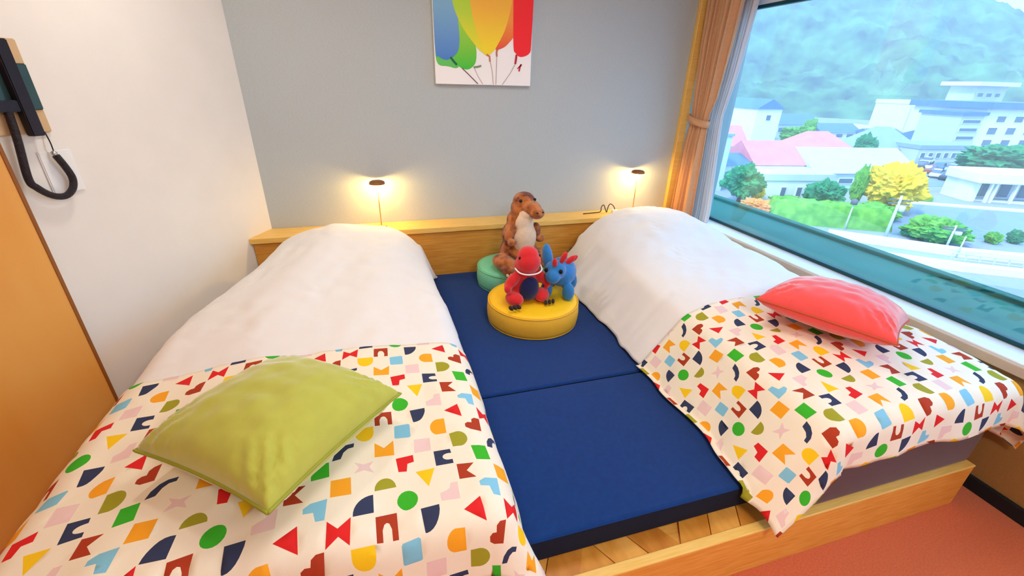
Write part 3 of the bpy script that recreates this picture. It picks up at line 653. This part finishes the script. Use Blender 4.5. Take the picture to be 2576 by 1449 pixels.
X['leaf3'] = mat('yellow_foliage', (240, 196, 40), .9, .2, 1.2, .6, 3, c2=(206, 180, 50))
X['leaf4'] = mat('orange_foliage', (226, 132, 70), .9, .2, 1.2, .6, 3, c2=(200, 150, 90))
X['trunk'] = mat('bark', (96, 78, 64), .9)
X['pole'] = mat('pole_grey', (206, 210, 214), .6)
X['poled'] = mat('pole_dark', (96, 100, 108), .6)
X['forest'] = mat('forest', (98, 146, 98), .95, .3, .07, .0, 1, c2=(26, 58, 62), detail=12)
X['forest2'] = mat('far_forest', (48, 82, 84), .95, .3, .03, .0, 1, c2=(36, 64, 74), detail=8)
X['tyre'] = mat('tyre', (36, 36, 40), .8)
tag(box('street_ground', -100, 1200, -400, 1000, GZ-1, GZ, X['ground']), 'pale concrete ground of the town far below', kind='structure')

def mountain(name, ridge, dn, df, base, mt, label, seed):
    ks = np.linspace(ridge[0][0], ridge[-1][0], 280); rows = 130; vs_ = []
    for j in range(rows):
        q = j/(rows-1)
        for p in ks:
            rp = np.interp(p, [r[0] for r in ridge], [r[1] for r in ridge]); ux, uy, sl = pdir(p, rp)
            ux, uy, _ = pdir(p, 236+(p-2300)*.027)
            d = dn+(df-dn)*q; zr = CAM.z+sl*df
            z = GZ+(zr-GZ)*q**1.15
            nv = noise.fractal(Vector((ux*d*.012, uy*d*.012, seed)), 1, 2, 5)
            fine = noise.fractal(Vector((ux*d*.09, uy*d*.09, seed+3)), 1, 2, 4)
            cl = noise.fractal(Vector((ux*d*.2, uy*d*.2, seed+5)), 1, 2, 3)
            z += cl*1.8*min(1, q*8)
            z += (nv*24*math.sin(math.pi*min(1, q*1.0))*1.0+fine*2.6)*min(1, q*6)*(1-.75*q**6)
            vs_.append((CAM.x+ux*d, CAM.y+uy*d, max(z, GZ-1)))
    n = len(ks); f = [(i*n+j, i*n+j+1, (i+1)*n+j+1, (i+1)*n+j) for i in range(rows-1) for j in range(n-1)]
    f = [tuple(q) for q in f]
    b0 = len(vs_)                                              # a back slope so that the hill has depth
    for p in ks:
        ux, uy, _ = pdir(p, 236); vs_.append((CAM.x+ux*df*1.5, CAM.y+uy*df*1.5, GZ-1))
    f += [((rows-1)*n+j, (rows-1)*n+j+1, b0+j+1, b0+j) for j in range(n-1)]
    o = obj(name, vs_, f, mt, None, True); return tag(o, label, 'mountain')
mountain('mountain', [(1500, -190), (1800, -170), (2050, -120), (2250, -60), (2390, 0), (2470, 30), (2530, 52), (2620, 100), (2760, 170)], 330, 520, 0, X['forest'], 'large hazy forested mountain slope rising behind the town', 4)
mountain('mountain', [(2300, 130), (2440, 82), (2530, 47), (2576, 34), (2660, 0), (2800, -30)], 640, 860, 0, X['forest2'], 'distant hazy ridge below the sky at the right edge', 9)

def house(name, label, px0, px1, pyb, pye, pyr, depth, wall, roof, kind='gable', wins=(), cat='house', group=None, over=.4):
    P0, P1 = at(px0, pyb), at(px1, pyb); ax = (P1-P0); W = ax.length; ang = math.atan2(ax.y, ax.x); C = (P0+P1)/2
    pc = (px0+px1)/2; he = max(1.5, zat(C, pc, pye)-GZ); hr = max(he+.3, zat(C, pc, pyr)-GZ)
    e = empty(name, (C.x, C.y, GZ), ang); tag(e, label, cat, group)
    x0, x1 = -W/2, W/2
    if kind == 'flat':
        box('wall', x0, x1, 0, depth, 0, he, wall, e); box('roof', x0-over*.5, x1+over*.5, -over*.5, depth+over*.5, he, hr, roof, e)
    else:
        box('wall', x0, x1, 0, depth, 0, he, wall, e); a, b = x0-over, x1+over; c, d = -over, depth+over; mid = depth/2
        if kind == 'gable': v = [(a, c, he-.1), (b, c, he-.1), (b, d, he-.1), (a, d, he-.1), (a, mid, hr), (b, mid, hr)]; fs = [(0, 1, 5, 4), (2, 3, 4, 5), (0, 4, 3), (1, 2, 5), (3, 2, 1, 0)]
        elif kind == 'hip': i_ = W*.36; v = [(a, c, he-.1), (b, c, he-.1), (b, d, he-.1), (a, d, he-.1), (a+i_, mid, hr), (b-i_, mid, hr)]; fs = [(0, 1, 5, 4), (2, 3, 4, 5), (0, 4, 3), (1, 2, 5), (3, 2, 1, 0)]
        else: m_ = 0; v = [(a, c, he-.1), (b, c, he-.1), (b, d, he-.1), (a, d, he-.1), (m_, c, hr), (m_, d, hr)]; fs = [(0, 1, 4), (1, 2, 5, 4), (3, 5, 2), (0, 4, 5, 3), (3, 2, 1, 0)]
        obj('roof', v, fs, roof, e)
    for (u0, u1, w0, w1) in wins:
        wo = box('window', x0+u0*W, x0+u1*W, -.12, .05, w0*he, w1*he, X['kerb'], e)
        box('pane', x0+u0*W+.12, x0+u1*W-.12, -.14, -.11, w0*he+.12, w1*he-.12, X['win'], wo)
    return e
def row(n, u0, u1, w0, w1, gap=.35):
    s_ = (u1-u0)/n; return [(u0+i*s_, u0+i*s_+s_*(1-gap), w0, w1) for i in range(n)]
house('town_hall', 'long white hall with slate roof beside the curtain', 1800, 1945, 352, 292, 282, 12, X['white'], X['bluer'], 'gable', row(6, .05, .75, .45, .72), 'building')
house('gabled_porch', 'white gabled porch block rising above the long hall', 1882, 1942, 374, 272, 248, 14, X['white'], X['bluer'], 'front', [(.4, .6, .7, .85)], 'building')
house('shed', 'long low building with slate blue roof right of the hall', 1948, 2052, 338, 312, 287, 10, X['bluewall'], X['bluer'], 'gable', row(4, .05, .9, .2, .7), 'building')
house('house', 'narrow white house with a pink-red gable roof near the curtain', 1826, 1870, 402, 366, 318, 8, X['white'], X['redroof'], 'gable', row(2, .1, .9, .3, .7))
house('block', 'pale blue windowless block at the edge of the curtain', 1740, 1812, 480, 340, 334, 10, X['bluewall'], X['greyr'], 'flat', (), 'building')
house('house', 'low white house with a curved slate roof in front of pink gable', 1806, 1882, 470, 412, 392, 8, X['white'], X['bluer'], 'gable', row(3, .1, .9, .3, .7))
house('clinic', 'white building with a long pink-red roof and four windows', 1887, 2012, 470, 412, 360, 9, X['white'], X['redroof'], 'gable', row(4, .08, .98, .52, .86, .5), 'building')
house('annex', 'low white annex with two arched windows in front of the pink-red roof', 1900, 2075, 508, 452, 436, 6, X['white'], X['whiter'], 'flat', row(2, .30, .75, .22, .72, .62), 'building')
house('school', 'white hall with a broad pink-red hipped roof', 2008, 2165, 440, 396, 336, 12, X['white'], X['redroof'], 'hip', row(4, .1, .9, .3, .8), 'building')
house('gymnasium', 'large pale hall with a wide white metal roof', 2040, 2292, 478, 432, 380, 11, X['bluewall'], X['whiter'], 'gable', row(5, .05, .95, .35, .7, .2), 'building')
house('house', 'grey roofed house behind the wide white roof', 2180, 2305, 400, 374, 322, 10, X['greywall'], X['greyr'], 'hip', row(4, .1, .9, .3, .75))
house('house', 'low house with deep blue roof in front of the tower', 2282, 2396, 376, 348, 326, 6, X['white'], X['darkr'], 'hip', row(5, .1, .9, .2, .75))
house('house', 'small white gabled house among blue roofs', 2165, 2225, 345, 332, 316, 8, X['white'], X['whiter'], 'front', [(.4, .6, .4, .8)])
house('house', 'slate blue roofed house above the pink-red hipped roof', 2062, 2160, 352, 332, 312, 9, X['white'], X['bluer'], 'gable', row(3, .1, .9, .3, .8))
house('house', 'white house with blue roof behind the yellow-green trees', 2195, 2275, 358, 342, 326, 9, X['cream'], X['bluer'], 'gable', row(3, .1, .9, .3, .8))
house('apartment_block', 'white stepped apartment block left of the tower', 2266, 2336, 335, 262, 252, 14, X['white'], X['white'], 'flat', row(3, .1, .95, .72, .82)+row(3, .1, .95, .5, .6)+row(3, .1, .95, .3, .4), 'building')
house('apartment_block', 'cream apartment block between stepped block and hotel', 2325, 2384, 348, 272, 264, 8, X['cream'], X['white'], 'flat', row(2, .1, .9, .7, .82)+row(2, .1, .9, .48, .6), 'building')
e = house('hotel_tower', 'tall hotel tower with an overhanging flat crown', 2400, 2474, 352, 216, 206, 8, X['greywall'], X['white'], 'flat', row(3, .1, .95, .80, .88)+row(1, .1, .95, .62, .68, .1)+row(1, .1, .95, .44, .50, .1), 'hotel', over=4)
house('hotel_wing', 'white hotel wing with slate roof band and rows of windows', 2432, 2680, 392, 274, 258, 18, X['white'], X['bluer'], 'flat', row(5, .12, .98, .72, .86, .5)+row(5, .08, .98, .46, .62, .5)+row(5, .08, .98, .22, .36, .5), 'hotel', over=2)
house('hotel_annex', 'banded grey annex at the foot of the hotel tower', 2378, 2432, 392, 288, 280, 10, X['greywall'], X['bluer'], 'flat', row(1, .08, .95, .80, .9, .06)+row(1, .08, .95, .6, .7, .06)+row(1, .08, .95, .4, .5, .06), 'hotel', over=1)
house('office', 'pale grey office beside the car park', 2300, 2425, 408, 374, 364, 8, X['greywall'], X['greyr'], 'flat', row(6, .05, .98, .3, .75, .4), 'building')
# station canopy on columns
P0, P1 = at(2432, 506), at(2640, 516); ax = P1-P0; Wk = ax.length
e = empty('kiosk', tuple((P0+P1)/2), math.atan2(ax.y, ax.x)); tag(e, 'white flat-roofed pavilion on columns beside the car park', 'pavilion')
hk = zat(P0, 2432, 455)-GZ; hk2 = zat(P0, 2432, 428)-GZ
box('roof', -Wk/2-.6, Wk/2, -1.2, 5, hk, hk2, X['white'], e, .15); box('back_wall', -Wk/2+2.2, Wk/2, 2.8, 5, 0, hk, X['greywall'], e)
box('end_wall', -Wk/2-.1, -Wk/2+.9, 0, 5, 0, hk, X['white'], e)
for u in (.16, .22, .46, .72, .95): box('column', -Wk/2+u*Wk, -Wk/2+u*Wk+.32, -.6, -.28, 0, hk, X['white'], e)
for u in (.2, .34, .55, .8): box('window', -Wk/2+u*Wk, -Wk/2+u*Wk+1.4, 2.72, 2.82, .3, hk-.5, X['win'], e)

def foliage(name, parent, r, h, z0, mt, seed, sub=5, amp=.35):
    bm = bmesh.new(); bmesh.ops.create_icosphere(bm, subdivisions=sub, radius=1)
    for v in bm.verts:
        n = v.co.normalized(); k = 1+amp*noise.fractal(n*2.1+Vector((seed, seed*.7, 0)), 1, 2, 4)+.18*noise.fractal(n*7+Vector((0, seed, 0)), 1, 2, 3)+.11*noise.fractal(n*19+Vector((seed, 0, 3)), 1, 2, 2)
        v.co = Vector((n.x*r[0]*k, n.y*r[1]*k, z0+h/2+n.z*h/2*k))
    return from_bm(name, bm, mt, parent, False)
def tree(name, label, px, pyb, wpx, pyt, mt, seed, cat='tree', trunk=.25, group=None):
    P = at(px, pyb); ms = (P-CAM).dot(fw)/FPX; h = zat(P, px, pyt)-GZ; r = wpx*ms/2
    e = empty(name, tuple(P)); tag(e, label, cat, group); z0 = h*trunk*.8
    foliage('crown', e, (r, r), h-z0, z0, mt, seed)
    if trunk: tube('trunk', [(0, 0, 0), (0, 0, h*.5)], [r*.12+.05, r*.07+.03], X['trunk'], e, 7)
    return e
tree('tree', 'green round tree nearest the curtain', 1856, 512, 80, 415, X['leaf1'], 1)
tree('tree', 'small yellow tree beside the green round one', 1899, 512, 28, 462, X['leaf3'], 2)
tree('tree', 'dark green bushy tree in front of the white annex', 2062, 527, 80, 455, X['leaf1'], 3, trunk=.1)
tree('tree', 'slim pale green tree left of the yellow ginkgo', 2143, 522, 30, 418, X['leaf2'], 4)
tree('tree', 'large golden yellow ginkgo tree', 2226, 532, 112, 412, X['leaf3'], 5, trunk=.12)
tree('tree', 'yellow-green tree behind the pink-red roofs', 2000, 372, 70, 318, X['leaf2'], 6, trunk=.1)
tree('tree', 'tall yellow-green tree top behind pink-red roof', 2028, 350, 26, 300, X['leaf2'], 7)
tree('tree', 'broad green trees behind the white pavilion', 2500, 435, 150, 366, X['leaf1'], 8, trunk=.05)
tree('tree', 'teal green tree at the foot of the stepped apartment block', 2318, 345, 50, 296, X['leaf1'], 9, trunk=.1)
tree('tree', 'green tree between pink-red hip and grey roof', 2165, 402, 44, 340, X['leaf1'], 12, trunk=.1)
tree('shrub', 'round green and yellow shrub by the road', 2345, 606, 110, 546, X['leaf2'], 13, 'shrub', 0)
tree('shrub', 'dark green shrub left of the round one', 2292, 596, 46, 566, X['leaf1'], 14, 'shrub', 0)
tree('shrub', 'low orange shrub at the hedge end', 1905, 536, 84, 502, X['leaf4'], 15, 'shrub', 0)
tree('shrub', 'pale shrub bed under the arched windows', 1985, 524, 90, 496, X['leaf2'], 16, 'shrub', 0)
tree('shrub', 'light green shrub under the ginkgo', 2200, 548, 90, 512, X['leaf2'], 17, 'shrub', 0)
tree('shrub', 'small yellow-green street shrub', 2492, 612, 30, 582, X['leaf2'], 18, 'shrub', 0)
tree('shrub', 'small green street shrub nearest the right edge', 2548, 612, 30, 578, X['leaf1'], 19, 'shrub', 0)
# hedge
P0, P1 = at(1940, 560), at(2245, 586); ax = P1-P0
e = empty('hedge', tuple((P0+P1)/2), math.atan2(ax.y, ax.x)); tag(e, 'long light green clipped hedge along the street', 'hedge')
hh = zat(P1, 2245, 530)-GZ
bm = bmesh.new(); bmesh.ops.create_grid(bm, x_segments=80, y_segments=24, size=1)
for v in bm.verts:
    x, y = v.co.x*ax.length/2, v.co.y; ed = min(1, (1-abs(v.co.x))*12)*min(1, (1-abs(y))*3.2)
    v.co = Vector((x, y*2.0+2, hh*min(1, ed)**.5*(1+.12*noise.fractal(Vector((x*.9, y*2, 3)), 1, 2, 3))))
from_bm('foliage', bm, X['leaf2'], e, False)

def strip(name, label, pts, mt, z=.02, th=.1, cat=None, kind='structure'):
    P = [at(*p) for p in pts]; n = len(P)
    vs_ = [(p.x, p.y, GZ+z-th) for p in P]+[(p.x, p.y, GZ+z) for p in P]
    bm = bmesh.new(); vv = [bm.verts.new(v) for v in vs_]; bm.faces.new(vv[n:]); bm.faces.new(vv[:n][::-1])
    for i in range(n): bm.faces.new((vv[i], vv[(i+1) % n], vv[n+(i+1) % n], vv[n+i]))
    bmesh.ops.recalc_face_normals(bm, faces=bm.faces[:])
    return tag(from_bm(name, bm, mt), label, cat, kind=kind)
strip('street_road', 'blue-grey asphalt street crossing the view', [(2262, 512), (2700, 545), (2700, 615), (2230, 588)], X['asphalt'], .03)
strip('street_car_park', 'asphalt car park beside the pavilion', [(2290, 408), (2470, 405), (2440, 470), (2290, 470)], X['asphalt'], .03)
strip('street_lower_road', 'asphalt lane below the railing', [(2000, 640), (2700, 750), (2700, 820), (2000, 700)], X['asphalt'], .03)
for i, (a, b) in enumerate((((2285, 508), (2700, 540)), ((2440, 500), (2700, 520)))):
    strip('street_kerb', 'white kerb line along the street' if i == 0 else 'white kerb line before the pavilion', [a, b, (b[0], b[1]+5), (a[0], a[1]+4)], X['kerb'], .18, .2)
strip('street_wall', 'low white wall along the street edge', [(2080, 592), (2420, 640), (2700, 668), (2700, 676), (2420, 648), (2080, 598)], X['kerb'], .7, .8)
strip('street_wall_lower', 'low white wall above the lower lane', [(2180, 642), (2420, 676), (2700, 706), (2700, 714), (2420, 684), (2180, 648)], X['kerb'], .6, .7)
strip('flower_bed', 'yellow-green planting strip by the street', [(2290, 494), (2345, 500), (2345, 508), (2285, 504)], X['leaf2'], .5, .5)
# railing
P0, P1 = at(2385, 664), at(2680, 700); ax = P1-P0
e = empty('railing', tuple((P0+P1)/2), math.atan2(ax.y, ax.x)); tag(e, 'grey street railing at lower right of the view', 'railing')
for z in (.55, 1.05): tube('rail', [(-ax.length/2, 0, z), (ax.length/2, 0, z)], .05, X['greywall'], e, 6)
for i in range(9): box('post', -ax.length/2+i*ax.length/8-.05, -ax.length/2+i*ax.length/8+.05, -.05, .05, 0, 1.1, X['greywall'], e)
# poles
def pole(name, label, px, pyb, pyt, r, lamp=False, arms=False, px_top=None):
    P = at(px, pyb); h = zat(P, px, pyt)-GZ; e = empty(name, tuple(P), R_(-40)); tag(e, label, 'pole')
    tube('post', [(0, 0, 0), (0, 0, h)], [r, r*.7], X['pole'], e, 8)
    if lamp: lathe('lamp_head', [(.05, h), (.32, h+.05), (.34, h+.45), (.2, h+.6), (.03, h+.65)], X['poled'], e, 12)
    if arms:
        for z in (h*.9, h*.82): box('cross_arm', -.9, .9, -.06, .06, z-.06, z+.06, X['poled'], e)
        lathe('transformer', [(.05, h*.66), (.28, h*.66), (.28, h*.78), (.05, h*.78)], X['pole'], e, 12).location = (.4, 0, 0)
    return e
pole('street_lamp', 'grey street lamp in front of the hedge', 2124, 578, 512, .09, lamp=True)
pole('utility_pole', 'utility pole with cross arms right of the hedge', 2224, 602, 486, .17, arms=True)
pole('utility_pole', 'thinner utility pole beside the round shrub', 2376, 630, 562, .12, arms=True)
pole('utility_pole', 'short grey pole right of the round shrub', 2404, 648, 590, .08)
# parked cars
def car_mesh():
    bm = bmesh.new(); bmbox(bm, -2.1, 2.1, -.85, .85, .28, .86, .14, 2); b = bmesh.new()
    v = [(-1.5, -.74, .8), (1.1, -.74, .8), (1.1, .74, .8), (-1.5, .74, .8), (-1.05, -.6, 1.42), (.55, -.6, 1.42), (.55, .6, 1.42), (-1.05, .6, 1.42)]
    b.free(); body = bpy.data.meshes.new('body'); bm.to_mesh(body); bm.free()
    cab = bpy.data.meshes.new('cabin'); cab.from_pydata(v, [], [(3, 2, 1, 0), (4, 5, 6, 7), (0, 1, 5, 4), (1, 2, 6, 5), (2, 3, 7, 6), (3, 0, 4, 7)])
    bm = bmesh.new(); bmesh.ops.create_cone(bm, cap_ends=True, segments=14, radius1=.32, radius2=.32, depth=.2, matrix=Matrix.Rotation(math.pi/2, 4, 'X')); wh = bpy.data.meshes.new('wheel'); bm.to_mesh(wh); bm.free()
    rf = bpy.data.meshes.new('roof_panel'); rf.from_pydata([(-1.03, -.58, 1.425), (.53, -.58, 1.425), (.53, .58, 1.425), (-1.03, .58, 1.425), (-1.0, -.5, 1.47), (.5, -.5, 1.47), (.5, .5, 1.47), (-1.0, .5, 1.47)], [], [(3, 2, 1, 0), (4, 5, 6, 7), (0, 1, 5, 4), (1, 2, 6, 5), (2, 3, 7, 6), (3, 0, 4, 7)])
    cab.materials.append(X['win']); wh.materials.append(X['tyre']); return body, cab, wh, rf
CB = car_mesh()
paints = {'white': mat('car_white', (236, 236, 238), .3), 'silver': mat('car_silver', (182, 190, 200), .3), 'dark': mat('car_dark', (50, 60, 84), .3), 'blue': mat('car_blue', (70, 120, 186), .3), 'red': mat('car_maroon', (150, 60, 70), .3)}
def car(px, py, rz, paint, label):
    e = empty('car', tuple(at(px, py)+Vector((0, 0, .06))), R_(rz)); tag(e, label, 'car', 'cars in the car park')
    b = CB[0].copy(); b.materials.append(paints[paint]); r = CB[3].copy(); r.materials.append(paints[paint])
    for nm, me in (('body', b), ('cabin', CB[1]), ('roof_panel', r)):
        o = bpy.data.objects.new(nm, me); COL.objects.link(o); o.parent = e
    for x in (-1.3, 1.3):
        for y in (-.8, .8):
            o = bpy.data.objects.new('wheel', CB[2]); COL.objects.link(o); o.parent = e; o.location = (x, y, .32)
for a in ((2318, 424, 20, 'dark', 'dark car parked at the far end beside the white roof'), (2340, 436, 20, 'red', 'maroon car parked second from the white roof'), (2352, 446, 25, 'white', 'white car in the middle of the car park'),
          (2378, 452, 25, 'dark', 'dark car parked behind the pale silver one'), (2402, 460, 30, 'silver', 'pale silver car nearest the pavilion end wall'), (2405, 474, 30, 'white', 'white car nearest the street by the pavilion'),
          (2362, 428, 20, 'blue', 'blue car parked in the back row'), (2392, 432, 20, 'silver', 'silver car in back row nearest the trees'), (2330, 412, 20, 'white', 'white car parked before the grey office')):
    car(*a)
# haze filling the valley
hz = bpy.data.materials.new('valley_haze'); hz.use_nodes = True; nt = hz.node_tree; nt.nodes.remove(nt.nodes['Principled BSDF'])
vsn = nt.nodes.new('ShaderNodeVolumeScatter'); vsn.inputs['Color'].default_value = (.84, .93, 1, 1); vsn.inputs['Density'].default_value = .0015; vsn.inputs['Anisotropy'].default_value = .0
nt.links.new(vsn.outputs[0], nt.nodes['Material Output'].inputs['Volume'])
tag(box('haze', 14, 1100, -300, 950, GZ+.5, 85, hz), 'thin blue haze lying over town and mountain', kind='stuff')
